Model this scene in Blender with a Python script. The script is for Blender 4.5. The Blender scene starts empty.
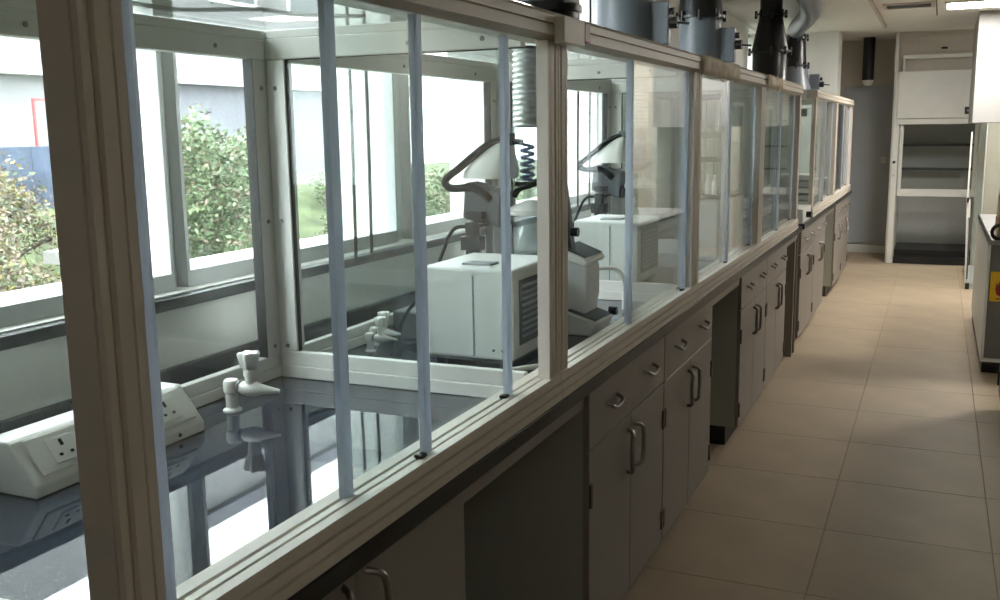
import bpy, math, random
from mathutils import Vector, Matrix
random.seed(7)
S = bpy.context.scene
C = S.collection

# ------------------------------------------------------------------ camera
cam = bpy.data.cameras.new('camera'); camo = bpy.data.objects.new('camera', cam); C.objects.link(camo)
cam.sensor_width = 36; cam.lens = 0.97606 * 36; cam.clip_start = .02; cam.clip_end = 300
AX_R = Vector((.91393895, .40562952, -.01342746)); AX_U = Vector((-.05694726, .16092687, .98532206)); AX_F = Vector((-.40183655, .89975954, -.17017682))
M_ = Matrix((AX_R, AX_U, -AX_F)).transposed().to_4x4(); M_.translation = (0, 0, 1.58)
camo.matrix_world = M_
S.camera = camo

# ------------------------------------------------------------------ world, exposure
w = bpy.data.worlds.new('overcast_sky'); S.world = w; w.use_nodes = True
bg = w.node_tree.nodes['Background']; bg.inputs[0].default_value = (.90, .96, 1.0, 1); bg.inputs[1].default_value = 9.0
S.view_settings.view_transform = 'Standard'; S.view_settings.look = 'None'
S.view_settings.gamma = 1; S.view_settings.use_curve_mapping = False
S.view_settings.exposure = 0.76
cy = S.cycles
cy.use_denoising = True
cy.max_bounces = 10; cy.diffuse_bounces = 6; cy.glossy_bounces = 5; cy.transmission_bounces = 6; cy.transparent_max_bounces = 40
cy.caustics_reflective = False; cy.caustics_refractive = False; cy.sample_clamp_indirect = 6
LAMP_STRENGTH = 46.0

# ------------------------------------------------------------------ materials
MATS = {}
def lin(c):
    return tuple(((v/255)/12.92 if v/255 <= .04045 else ((v/255+.055)/1.055)**2.4) for v in c)
def mat(name, col, rough=.5, metal=0., spec=.5, noise=0., scale=20., bump=0., ior=None, coat=0.):
    m = bpy.data.materials.new(name); m.use_nodes = True; nt = m.node_tree
    b = nt.nodes['Principled BSDF']
    b.inputs['Roughness'].default_value = rough; b.inputs['Metallic'].default_value = metal
    b.inputs['Specular IOR Level'].default_value = spec
    if ior: b.inputs['IOR'].default_value = ior
    b.inputs['Coat Weight'].default_value = coat
    tc = nt.nodes.new('ShaderNodeTexCoord'); nz = nt.nodes.new('ShaderNodeTexNoise')
    nz.inputs['Scale'].default_value = scale; nz.inputs['Detail'].default_value = 5
    nt.links.new(tc.outputs['Object'], nz.inputs['Vector'])
    rp = nt.nodes.new('ShaderNodeValToRGB')
    d = max(noise, .02)
    rp.color_ramp.elements[0].position = .3; rp.color_ramp.elements[1].position = .7
    rp.color_ramp.elements[0].color = (*[max(0, v*(1-d)) for v in col], 1)
    rp.color_ramp.elements[1].color = (*[min(1, v*(1+d)) for v in col], 1)
    nt.links.new(nz.outputs['Fac'], rp.inputs['Fac']); nt.links.new(rp.outputs['Color'], b.inputs['Base Color'])
    if bump:
        bp = nt.nodes.new('ShaderNodeBump'); bp.inputs['Strength'].default_value = bump; bp.inputs['Distance'].default_value = .01
        nt.links.new(nz.outputs['Fac'], bp.inputs['Height']); nt.links.new(bp.outputs['Normal'], b.inputs['Normal'])
    MATS[name] = m
    return m
def glass(name, tint, haze=.02, refl=.04):
    m = bpy.data.materials.new(name); m.use_nodes = True; nt = m.node_tree
    for n in list(nt.nodes): nt.nodes.remove(n)
    out = nt.nodes.new('ShaderNodeOutputMaterial')
    lw = nt.nodes.new('ShaderNodeLayerWeight'); lw.inputs['Blend'].default_value = .5
    p = nt.nodes.new('ShaderNodeMath'); p.operation = 'POWER'; p.inputs[1].default_value = 5
    nt.links.new(lw.outputs['Facing'], p.inputs[0])
    ma = nt.nodes.new('ShaderNodeMath'); ma.operation = 'MULTIPLY_ADD'; ma.inputs[1].default_value = .8; ma.inputs[2].default_value = refl
    nt.links.new(p.outputs[0], ma.inputs[0])
    tr = nt.nodes.new('ShaderNodeBsdfTransparent'); tr.inputs[0].default_value = (*tint, 1)
    df = nt.nodes.new('ShaderNodeBsdfDiffuse'); df.inputs[0].default_value = (.75, .8, .8, 1)
    tl = nt.nodes.new('ShaderNodeBsdfTranslucent'); tl.inputs[0].default_value = (.75, .8, .8, 1)
    a = nt.nodes.new('ShaderNodeMixShader'); a.inputs[0].default_value = .5
    nt.links.new(df.outputs[0], a.inputs[1]); nt.links.new(tl.outputs[0], a.inputs[2])
    nz = nt.nodes.new('ShaderNodeTexNoise'); nz.inputs['Scale'].default_value = 3.5; nz.inputs['Detail'].default_value = 6
    tc = nt.nodes.new('ShaderNodeTexCoord'); nt.links.new(tc.outputs['Object'], nz.inputs['Vector'])
    hm = nt.nodes.new('ShaderNodeMath'); hm.operation = 'MULTIPLY'; hm.inputs[1].default_value = haze*2
    nt.links.new(nz.outputs['Fac'], hm.inputs[0])
    h = nt.nodes.new('ShaderNodeMixShader'); nt.links.new(hm.outputs[0], h.inputs[0])
    nt.links.new(tr.outputs[0], h.inputs[1]); nt.links.new(a.outputs[0], h.inputs[2])
    gl = nt.nodes.new('ShaderNodeBsdfGlossy'); gl.inputs['Roughness'].default_value = .01
    mx = nt.nodes.new('ShaderNodeMixShader')
    nt.links.new(ma.outputs[0], mx.inputs[0]); nt.links.new(h.outputs[0], mx.inputs[1]); nt.links.new(gl.outputs[0], mx.inputs[2])
    nt.links.new(mx.outputs[0], out.inputs[0])
    MATS[name] = m
    return m
def emit(name, col, strength):
    m = bpy.data.materials.new(name); m.use_nodes = True; nt = m.node_tree
    b = nt.nodes['Principled BSDF']; b.inputs['Base Color'].default_value = (*col, 1)
    b.inputs['Emission Color'].default_value = (*col, 1); b.inputs['Emission Strength'].default_value = strength
    MATS[name] = m

mat('alu', (.68, .62, .55), .42, noise=.03, scale=6)
mat('alu_dark', (.10, .09, .08), .6)
mat('white_frame', (.78, .77, .73), .45, noise=.03, scale=6)
mat('strip', (.74, .77, .83), .25, noise=.05)
mat('gasket', (.03, .03, .03), .7)
mat('granite', (.026, .032, .045), .012, noise=.95, scale=170, ior=1.6)
mat('granite_edge', (.010, .010, .011), .35, noise=.6, scale=300)
mat('cab', (.265, .24, .215), .45, noise=.03, scale=5)
mat('cab_in', (.42, .43, .39), .5, noise=.03, scale=5)
mat('hinge', (.12, .09, .07), .4, metal=.7)
mat('steel', (.30, .28, .26), .38, metal=1.)
mat('black', (.012, .012, .013), .45)
mat('rubber', (.008, .009, .011), .75, spec=.2)
mat('white_plastic', (.80, .79, .75), .4, noise=.02)
mat('white_paint', (.74, .74, .71), .5, noise=.03, scale=8)
mat('wall', (.80, .80, .77), .8, noise=.04, scale=4)
mat('wall_beige', (.60, .56, .50), .8, noise=.04, scale=4)
mat('wall_blue', (.46, .49, .53), .75, noise=.03, scale=4)
mat('ceiling', (.78, .77, .73), .9, noise=.02, scale=3)
mat('fascia', (.56, .50, .46), .8)
mat('floor', (.44, .35, .25), .55, spec=.3, noise=.08, scale=3.5)
mat('grout', (.36, .285, .20), .8)
mat('duct_grey', (.17, .19, .225), .35, noise=.05, scale=8)
mat('duct_black', (.012, .012, .013), .3)
mat('foil', (.75, .76, .77), .3, metal=.85, noise=.1, scale=30)
mat('blue', (.10, .16, .38), .3)
mat('grey_plastic', (.30, .32, .34), .45)
mat('pale_grey', (.52, .53, .53), .5, noise=.03)
mat('dark_grey', (.08, .09, .10), .5)
mat('red', (.26, .012, .012), .4)
mat('yellow', (.80, .50, .02), .5)
mat('tape', (.68, .59, .47), .7, noise=.2, scale=25, bump=.6)
mat('cardboard', (.50, .38, .25), .8, noise=.1)
mat('hood_grey', (.58, .58, .58), .5, noise=.03)
mat('hood_side', (.33, .325, .32), .5)
mat('end_grey', (.17, .165, .16), .5)
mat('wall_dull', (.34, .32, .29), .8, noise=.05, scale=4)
mat('concrete_white', (.80, .80, .78), .9, noise=.05, scale=3)
mat('ext_wall', (.125, .125, .145), .9, noise=.08, scale=1.5)
mat('ext_pale', (.21, .205, .21), .9, noise=.08, scale=1.5)
mat('ext_blue', (0.055, 0.07, 0.11), .8, noise=.35, scale=2.5)
mat('ext_red', (.30, .06, .06), .7)
mat('ext_wood', (0.17, 0.16, 0.15), .9, noise=.1)
mat('ground', (0.07, 0.085, 0.035), 1., noise=.5, scale=2.0)
mat('bark', (.09, .07, .06), .9)
mat('leaf_green', (0.065, 0.105, 0.04), .6, noise=.6, scale=2.6)
mat('leaf_pale', (0.13, 0.165, 0.085), .6, noise=.5, scale=2.6)
mat('leaf_dry', (0.18, 0.135, 0.1), .7, noise=.5, scale=2.6)
mat('leaf_yellow', (0.2, 0.16, 0.035), .7, noise=.4, scale=2.6)
glass('glass', (.955, .975, .968), .007, .028)
glass('glass_clear', (.975, .985, .98), .005, .03)
glass('glass_ware', (.90, .93, .94), .10, .10)
m = MATS['strip']; nt = m.node_tree; pb = nt.nodes['Principled BSDF']; tl = nt.nodes.new('ShaderNodeBsdfTranslucent'); tl.inputs[0].default_value = (.72, .76, .85, 1)
mx = nt.nodes.new('ShaderNodeMixShader'); mx.inputs[0].default_value = .55
nt.links.new(pb.outputs[0], mx.inputs[1]); nt.links.new(tl.outputs[0], mx.inputs[2]); nt.links.new(mx.outputs[0], nt.nodes['Material Output'].inputs[0])
emit('tube', (1, .97, .9), LAMP_STRENGTH)
emit('fill_dim', (1, .95, .86), LAMP_STRENGTH*.10)  # weak glow for the fill panel added behind the camera

# ------------------------------------------------------------------ builders
def setp(o, label=None, cat=None, group=None, kind=None):
    if label: o['label'] = label
    if cat: o['category'] = cat
    if group: o['group'] = group
    if kind: o['kind'] = kind
    return o
def wloc(o):
    p = Vector((0, 0, 0))
    while o: p += o.location; o = o.parent
    return p
def empty(name, loc, label=None, cat=None, group=None, kind=None, parent=None):
    o = bpy.data.objects.new(name, None); C.objects.link(o); o.location = loc; o.empty_display_size = .05
    if parent: o.parent = parent
    return setp(o, label, cat, group, kind)
class MB:
    def __init__(s): s.v = []; s.f = []; s.sm = []
    def add(s, v, f, smooth=False):
        n = len(s.v); s.v += [tuple(p) for p in v]; s.f += [tuple(i+n for i in q) for q in f]; s.sm += [smooth]*len(f); return s
    def box(s, a, b):
        x0, x1 = sorted((a[0], b[0])); y0, y1 = sorted((a[1], b[1])); z0, z1 = sorted((a[2], b[2]))
        return s.add([(x0,y0,z0),(x1,y0,z0),(x1,y1,z0),(x0,y1,z0),(x0,y0,z1),(x1,y0,z1),(x1,y1,z1),(x0,y1,z1)],
                     [(0,3,2,1),(4,5,6,7),(0,1,5,4),(1,2,6,5),(2,3,7,6),(3,0,4,7)])
    def prism(s, prof, axis, a, b):
        # prof: 2D points; axis 'y' -> (x,z), 'z' -> (x,y), 'x' -> (y,z)
        def P(p, t): return {'y': (p[0], t, p[1]), 'z': (p[0], p[1], t), 'x': (t, p[0], p[1])}[axis]
        n = len(prof); v = [P(p, a) for p in prof] + [P(p, b) for p in prof]
        return s.add(v, [tuple(range(n)), tuple(range(2*n-1, n-1, -1))] + [(i, n+i, n+(i+1) % n, (i+1) % n) for i in range(n)])
    def lathe(s, prof, center, axis=(0, 0, 1), seg=20, cap=True):
        A = Vector(axis).normalized(); t = Vector((1, 0, 0)) if abs(A.x) < .9 else Vector((0, 1, 0))
        u = A.cross(t).normalized(); w_ = A.cross(u); c = Vector(center); v = []; f = []
        for r, h in prof:
            for k in range(seg):
                a = 2*math.pi*k/seg; v.append(c + A*h + (u*math.cos(a) + w_*math.sin(a))*r)
        for i in range(len(prof)-1):
            for k in range(seg):
                f.append((i*seg+k, i*seg+(k+1) % seg, (i+1)*seg+(k+1) % seg, (i+1)*seg+k))
        if cap: f += [tuple(range(seg-1, -1, -1)), tuple((len(prof)-1)*seg+k for k in range(seg))]
        return s.add(v, f, True)
    def cyl(s, a, b, r, r2=None, seg=16):
        a = Vector(a); b = Vector(b); d = b-a
        return s.lathe([(r, 0), (r if r2 is None else r2, d.length)], a, d, seg)
    def tube(s, pts, r, seg=8, sub=6, flat=None):
        P = [Vector(p) for p in pts]
        if sub > 1 and len(P) > 2:
            Q = []
            for i in range(len(P)-1):
                p0 = P[max(i-1, 0)]; p1 = P[i]; p2 = P[i+1]; p3 = P[min(i+2, len(P)-1)]
                for k in range(sub):
                    t = k/sub
                    Q.append(.5*((2*p1)+(p2-p0)*t+(2*p0-5*p1+4*p2-p3)*t*t+(3*p1-p0-3*p2+p3)*t**3))
            Q.append(P[-1]); P = Q
        n = len(P); v = []; f = []; T = (P[1]-P[0]).normalized()
        N = T.cross(Vector((0, 0, 1)) if abs(T.z) < .9 else Vector((1, 0, 0))).normalized()
        for i in range(n):
            T = (P[min(i+1, n-1)]-P[max(i-1, 0)]).normalized(); N = (N-T*N.dot(T)).normalized(); B = T.cross(N)
            for k in range(seg):
                a = 2*math.pi*k/seg; v.append(P[i]+(N*math.cos(a)+B*math.sin(a)*(flat or 1))*r)
        for i in range(n-1):
            for k in range(seg): f.append((i*seg+k, i*seg+(k+1) % seg, (i+1)*seg+(k+1) % seg, (i+1)*seg+k))
        f += [tuple(range(seg-1, -1, -1)), tuple((n-1)*seg+k for k in range(seg))]
        return s.add(v, f, True)
    def build(s, name, m, parent=None, bevel=0, label=None, cat=None, group=None, kind=None, origin=None):
        me = bpy.data.meshes.new(name)
        if parent is not None: off = wloc(parent)
        elif origin is not None: off = Vector(origin)
        else:
            xs = [p[0] for p in s.v]; ys = [p[1] for p in s.v]; zs = [p[2] for p in s.v]
            off = Vector(((min(xs)+max(xs))/2, (min(ys)+max(ys))/2, min(zs)))
        me.from_pydata([Vector(p)-off for p in s.v], [], s.f); me.update()
        import bmesh
        bm = bmesh.new(); bm.from_mesh(me); bmesh.ops.recalc_face_normals(bm, faces=bm.faces); bm.to_mesh(me); bm.free()
        me.polygons.foreach_set('use_smooth', s.sm)
        me.materials.append(MATS[m])
        o = bpy.data.objects.new(name, me); C.objects.link(o)
        if parent is not None: o.parent = parent
        else: o.location = off
        if any(s.sm):
            try: me.set_sharp_from_angle(angle=math.radians(40))
            except Exception: pass
        if bevel:
            b = o.modifiers.new('bevel', 'BEVEL'); b.width = bevel; b.segments = 2; b.limit_method = 'ANGLE'
        return setp(o, label, cat, group, kind)
def copy_tree(o, parent=None):
    c = o.copy(); C.objects.link(c); c.parent = parent
    for ch in o.children: copy_tree(ch, c)
    return c
def B(a, b): return MB().box(a, b)

# ------------------------------------------------------------------ room shell
CEIL = 2.63
XW = -1.80                                    # room face of the window wall
floor = B((-1.85, -3, -.10), (2.6, 13.3, -.006)).build('floor', 'grout', None, label='beige square tiled floor of the aisle', kind='structure', origin=(0, 0, 0))
tile_me = None; T = .6
for i in range(7):
    for j in range(27):
        x0 = -.93 - .6 + i*T - .0; y0 = -2.72 + j*T
        if tile_me is None:
            g = .0012
            o = B((g, g, -.008), (T-g, T-g, 0)).build('tile', 'floor', floor, bevel=.0015); tile_me = o.data
        else:
            o = bpy.data.objects.new('tile', tile_me); C.objects.link(o); o.parent = floor
            b = o.modifiers.new('bevel', 'BEVEL'); b.width = .0015; b.segments = 2
        o.location = (x0, y0, random.uniform(-.0006, 0))
SILL = 1.17; LINTEL = 2.56
wl = MB()
wl.box((-2.1, -3, -.1), (XW, 13.3, SILL)); wl.box((-2.1, -3, LINTEL), (XW, 13.3, 2.8))
wl.box((-2.1, -3, SILL), (XW, .95, LINTEL)); wl.box((-2.1, 5.62, SILL), (XW, 10.2, LINTEL)); wl.box((-2.1, 10.85, SILL), (XW, 13.3, LINTEL))
wall_left = wl.build('wall_left', 'wall', None, label='pale wall under and between the windows behind the bench', kind='structure', origin=(0, 0, 0))
PILL = [(2.02, 2.07), (3.225, 3.33), (4.24, 4.36)]
for a, b in PILL:
    B((-2.15, a, SILL-.02), (-1.90, b, LINTEL+.02)).build('pillar', 'concrete_white', wall_left)
B((XW-.02, .95, SILL-.03), (XW+.03, 5.62, SILL)).build('trim_1', 'granite_edge', None, bevel=.003, label='black stone window sill edge above the bench', kind='structure')
B((-2.09, .95, SILL+.0), (-1.93, 5.62, SILL+.035)).build('trim_2', 'concrete_white', None, label='white outer window ledge', kind='structure')
wb = [.95] + [v for p in PILL for v in p] + [5.62]
for k in range(0, len(wb), 2):
    a, b = wb[k], wb[k+1]
    if b-a < .2: continue
    wi = empty('window_%d' % (k//2+1), (-1.87, a, SILL), 'steel framed window ' + ('left of the first white pillar', 'between the first and second white pillars', 'between the second and third white pillars', 'past the third white pillar')[k//2], None, None, 'structure')
    f = MB(); t = .045
    f.box((-1.90, a, SILL), (-1.86, b, SILL+t)); f.box((-1.90, a, LINTEL-t), (-1.86, b, LINTEL))
    f.box((-1.90, a, SILL+t), (-1.86, a+.012, LINTEL-t)); f.box((-1.90, b-.012, SILL+t), (-1.86, b, LINTEL-t))
    f.build('window_frame', 'pale_grey', wi)
    B((-1.883, a+.012, SILL+t), (-1.877, b-.012, LINTEL-t)).build('pane', 'glass_clear', wi)
wi = empty('window_7', (-1.87, 10.2, SILL), 'narrow bright window near the far end of the bench wall', None, None, 'structure')
f = MB(); f.box((-1.95, 10.2, SILL), (-1.9, 10.85, SILL+.04)); f.box((-1.95, 10.2, LINTEL-.04), (-1.9, 10.85, LINTEL)); f.box((-1.95, 10.5, SILL), (-1.9, 10.54, LINTEL)); f.build('window_frame', 'pale_grey', wi)
B((-1.927, 10.2, SILL+.04), (-1.923, 10.85, LINTEL-.04)).build('pane', 'glass_clear', wi)

wall_far = B((-2.1, 13.2, -.1), (2.6, 13.35, 2.8)).build('wall_far', 'wall_beige', None, label='beige upper far wall behind the hood', kind='structure', origin=(0, 13.2, 0))
B((-1.12, 13.165, .12), (-.42, 13.2, 2.07)).build('door_1', 'wall_blue', None, bevel=.004, label='blue grey flush panel on the far wall left of the hood', kind='structure')
B((-1.2, 13.15, 0), (-.42, 13.2, .10)).build('baseboard_far', 'white_paint', None, bevel=.004, label='white skirting along the far wall', kind='structure')
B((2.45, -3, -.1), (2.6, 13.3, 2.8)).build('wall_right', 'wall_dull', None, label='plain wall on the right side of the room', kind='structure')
B((-2.1, -3.15, -.1), (2.6, -3, 2.8)).build('wall_back', 'wall', None, label='plain wall behind the camera', kind='structure')
pier = B((-1.80, 11.5, 0), (-1.055, 11.9, CEIL)).build('wall_pier', 'wall', None, bevel=.004, label='square pale pier past the end of the bench', kind='structure')
ceil = B((-2.1, -3.1, CEIL), (2.6, 13.3, 2.8)).build('ceiling', 'ceiling', None, label='white plaster ceiling', kind='structure', origin=(0, 0, CEIL))
B((-1.80, -3, CEIL-.035), (-.60, 11.4, CEIL)).build('dropped_panel', 'ceiling', ceil)
B((-.60, -3, CEIL-.035), (-.575, 11.4, CEIL)).build('edge_trim', 'fascia', ceil)
B((-.092, -3, CEIL-.006), (-.082, 10.6, CEIL)).build('joint', 'alu_dark', ceil)

# ceiling lamp and vent at the far end
def lamp(x, y, label, m='tube'):
    r = empty('ceiling_light', (x, y, CEIL-.03), label, 'ceiling light', 'ceiling lights')
    f = MB(); X0, X1, Y0, Y1 = x-.31, x+.31, y-.26, y+.26
    for a, b in [((X0, Y0), (X1, Y0+.02)), ((X0, Y1-.02), (X1, Y1)), ((X0, Y0+.02), (X0+.02, Y1-.02)), ((X1-.02, Y0+.02), (X1, Y1-.02))]:
        f.box((*a, CEIL-.02), (*b, CEIL-.001))
    f.build('frame', 'white_paint', r)
    B((X0+.02, Y0+.02, CEIL-.012), (X1-.02, Y1-.02, CEIL-.004)).build('diffuser', m, r)
lamp(.29, 9.76, 'glowing square ceiling light panel in front of the far hood')
lamp(.9, -1.3, 'dim fill light panel added behind the camera', 'fill_dim')  # added fill with no known lamp here; lifts kneehole and post faces
for k, yy in enumerate((7.6, 12.4)): lamp(1.75, yy, ('nearer', 'farther')[k]+' added fill light panel, out of view over the right half of the room')  # both panels added out of view to brighten the aisle and far end
r = empty('ceiling_vent', (-.30, 9.6, CEIL-.02), 'grey slatted air vent in the far ceiling', 'vent')
f = MB(); X0, X1, Y0, Y1 = -.52, -.10, 9.42, 9.78
for a, b in [((X0, Y0), (X1, Y0+.03)), ((X0, Y1-.03), (X1, Y1)), ((X0, Y0+.03), (X0+.03, Y1-.03)), ((X1-.03, Y0+.03), (X1, Y1-.03))]: f.box((*a, CEIL-.015), (*b, CEIL-.001))
f.build('frame', 'fascia', r)
B((X0+.03, Y0+.03, CEIL-.004), (X1-.03, Y1-.03, CEIL-.001)).build('backing', 'dark_grey', r)
for k in range(7):
    y = Y0+.045+k*.042
    MB().prism([(y, CEIL-.014), (y+.022, CEIL-.006), (y+.022, CEIL-.004), (y, CEIL-.012)], 'x', X0+.03, X1-.03).build('slat', 'pale_grey', r)

# ------------------------------------------------------------------ benches: worktops
XF = -.84
ZT = .918; ZB = .882
wt1 = empty('worktop', (-1.3, 3.6, ZB), 'long black granite worktop under the four nearest glass enclosures', 'worktop', 'black granite worktops')
B((-1.799, -.35, ZB), (-.822, 6.92, ZT)).build('slab', 'granite', wt1, bevel=.003)
B((-.822, -.35, ZB), (-.8185, 6.92, ZT-.001)).build('front_edge', 'granite_edge', wt1, bevel=.001)
wt2 = empty('worktop', (-1.3, 9, ZB), 'black granite worktop at the far end of the bench row', 'worktop', 'black granite worktops')
B((-1.799, 7.02, ZB), (-.822, 11.05, ZT)).build('slab', 'granite', wt2, bevel=.003)
B((-.822, 7.02, ZB), (-.8185, 11.05, ZT-.001)).build('front_edge', 'granite_edge', wt2, bevel=.001)
B((-1.799, -.35, ZT+.0005), (-1.775, 11.05, ZT+.068)).build('trim_3', 'granite_edge', None, bevel=.002, label='black stone upstand along the wall behind the enclosures', kind='structure')

# ------------------------------------------------------------------ base cabinets
def arc_handle(parent, y, z, side, size=.14, out=.026):
    # half-round bow standing off the door, bulging away from the door joint
    pts = []
    for i in range(11):
        t = i/10; a = math.pi*t
        pts.append((XF-.002+out*min(1, math.sin(a)*2.2), y+side*size*.22*math.sin(a), z+size/2*math.cos(a)))
    return MB().tube(pts, .0068, 8, 2).build('handle', 'steel', parent)
def drawer_pull(parent, y, z, size=.105, out=.024):
    pts = []
    for i in range(11):
        a = math.pi*i/10
        pts.append((XF-.002+out*min(1, math.sin(a)*2.2), y-size/2*math.cos(a), z-size*.20*math.sin(a)))
    return MB().tube(pts, .006, 8, 2).build('drawer_pull', 'steel', parent)
def cabinet(y0, y1, label, drawers=True, strip=False):
    r = empty('base_cabinet', (-1.1, (y0+y1)/2, 0), label, 'cabinet', 'grey base cabinets under the bench')
    b = MB(); xb = -1.42; xf = XF-.019; t = .018
    b.box((xb, y0, .10), (xf, y0+t, ZB-.002)); b.box((xb, y1-t, .10), (xf, y1, ZB-.002))
    b.box((xb, y0+t, .10), (xf, y1-t, .118)); b.box((xb, y0+t, ZB-.02), (xf, y1-t, ZB-.002)); b.box((xb, y0+t, .118), (xb+.012, y1-t, ZB-.02))
    b.box((xf-.03, y0+t, .69), (xf, y1-t, .712))
    b.build('body', 'cab_in', r)
    B((xb+.05, y0+.012, 0), (-.905, y1-.012, .10)).build('plinth', 'black', r)
    ym = (y0+y1)/2; g = .0018; dz = .695 if drawers else ZB-.006
    for s, (a, c) in enumerate(((y0, ym), (ym, y1))):
        d = B((XF-.018, a+g, .102), (XF, c-g, dz)).build('door', 'cab', r, bevel=.002)
        hy = ym-.034 if s == 0 else ym+.034
        arc_handle(d, hy, .585 if drawers else .785, -1 if s == 0 else 1)
        ey = a+.011 if s == 0 else c-.011
        for hz in (.19, .565):
            B((XF-.006, ey-.009, hz-.035), (XF+.006, ey+.009, hz+.035)).build('hinge', 'hinge', d, bevel=.002)
    if drawers:
        q = B((XF-.018, y0+g, .701), (XF, y1-g, ZB-.006)).build('drawer', 'cab', r, bevel=.002)
        for yy in (y0*.75+y1*.25, y0*.25+y1*.75): drawer_pull(q, yy, .80)
    if strip: B((XF-.004, y0+.02, .6955), (XF+.0015, y1-.01, .7005)).build('edge_strip', 'white_paint', r, label='daylight line along the drawer gap, put in as white paint')  # white sliver stands in for daylight showing along the drawer gap
    return r
cabinet(.02, .865, 'grey cabinet under the bench nearest the camera, before the pair of doors in view')
cabinet(.87, 1.69, 'grey two door cabinet left of the nearest kneehole, drawerless', drawers=False)
cabinet(2.475, 3.293, 'grey cabinet right of the nearest kneehole, two drawers over two doors')
cabinet(3.297, 4.10, 'grey cabinet with a painted-in line of daylight below its drawers', strip=True)
cabinet(4.78, 5.56, 'grey cabinet right after the second kneehole, two drawers over doors')
cabinet(5.564, 6.34, 'grey cabinet before the third kneehole near the end of the first bench')
cabinet(7.06, 7.86, 'first grey cabinet of the far bench')
cabinet(7.868, 8.66, 'second grey cabinet of the far bench')
cabinet(9.55, 10.3, 'third grey cabinet of the far bench')
cabinet(10.304, 11.03, 'last grey cabinet of the far bench, beside the pier')
for y0, y1, lb in ((1.694, 2.471, 'grey apron panel over the nearest open kneehole'), (4.104, 4.776, 'grey apron panel over the second kneehole'), (6.344, 6.90, 'grey apron panel over the third kneehole'), (8.664, 9.546, 'grey apron panel over the kneehole in the far bench')):
    r = empty('kneehole_apron', (-.85, (y0+y1)/2, .8), lb, 'panel', 'kneehole apron panels')
    B((XF-.03, y0, .825), (XF-.012, y1, ZB-.002)).build('front_rail', 'cab', r, bevel=.002)
    B((-1.44, y0, .10), (-1.422, y1, ZB-.002)).build('back_panel', 'cab_in', r)
B((-1.42, 6.90, 0), (-.86, 6.93, ZB-.002)).build('end_board', 'cab', None, bevel=.003, label='grey end panel closing the near bench run', cat='panel')
B((-1.42, 7.03, 0), (-.86, 7.056, ZB-.002)).build('end_board', 'cab', None, bevel=.003, label='grey end panel at the start of the far bench', cat='panel')

# ------------------------------------------------------------------ glass enclosures
ZR = .985; ZG = .975; ZH = 1.785; ZTOP = 1.848
XB = -1.63
def front_rail_profile(z0, z1):
    h = z1-z0
    return [(-.900, z0), (-.822, z0), (-.822, z0+.26*h), (-.829, z0+.27*h), (-.829, z0+.34*h), (-.823, z0+.35*h), (-.823, z0+.62*h), (-.830, z0+.63*h), (-.830, z0+.70*h), (-.824, z0+.71*h), (-.826, z1),
            (-.846, z1), (-.846, z1-.012), (-.852, z1-.012), (-.852, z1), (-.866, z1), (-.866, z1-.012), (-.874, z1-.012), (-.874, z1), (-.900, z1)]
def top_rail_profile(z0, z1):
    h = z1-z0
    return [(-.900, z0), (-.848, z0), (-.828, z0+.16*h), (-.824, z0+.18*h), (-.824, z0+.52*h), (-.831, z0+.53*h), (-.831, z0+.60*h), (-.824, z0+.61*h), (-.824, z0+.84*h), (-.830, z0+.85*h), (-.830, z0+.92*h), (-.826, z1), (-.900, z1)]
def post_profile(y0, side, xb=-.862):
    w_ = .062
    P = [(xb, 0), (-.845, 0), (-.845, .004), (-.839, .004), (-.839, 0), (-.832, 0), (-.832, .012), (-.840, .013), (-.840, .022), (-.832, .023), (-.832, .044), (-.836, .045), (-.836, .047), (-.832, .048), (-.832, w_), (xb, w_)]
    if side > 0: P = [(x, w_-y) for x, y in P]
    return [(x, y0+y) for x, y in P]
def screw(mb, p, axis): mb.lathe([(.006, 0), (.006, .002), (.004, .004)], p, axis, 10)
def side_frame(r, y, name, both=True):
    t = .028; a, b = y-t/2, y+t/2; f = MB()
    f.box((XB, a, ZT), (-.900, b, ZT+.035)); f.box((XB, a+.004, ZT+.035), (-.900, b-.004, ZT+.075))
    f.box((XB, a, ZH-.012), (-.900, b, ZTOP-.022)); f.box((XB, a+.005, ZTOP-.022), (-.900, b-.005, ZTOP))
    f.box((XB, a+.002, ZT+.075), (XB+.058, b-.002, ZH-.012));
    fr = f.build(name+'_frame', 'white_frame', r, bevel=.003)
    B((XB+.056, y-.003, ZT+.073), (-.860, y+.003, ZH-.010)).build(name+'_pane', 'glass', r)
    g = MB(); g.box((XB+.058, y-.007, ZT+.075), (XB+.060, y+.007, ZH-.012)); g.box((XB+.060, y-.007, ZH-.014), (-.90, y+.007, ZH-.012)); g.build('gasket', 'gasket', fr)
    sc = MB()
    for z in (ZT+.09, 1.35, 1.70): screw(sc, (XB+.026, a+.002, z), (0, -1, 0))
    for x in (-1.2, -1.0): screw(sc, (x, a+.0, ZH+.012), (0, -1, 0))
    sc.build('screws', 'steel', fr)
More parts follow.
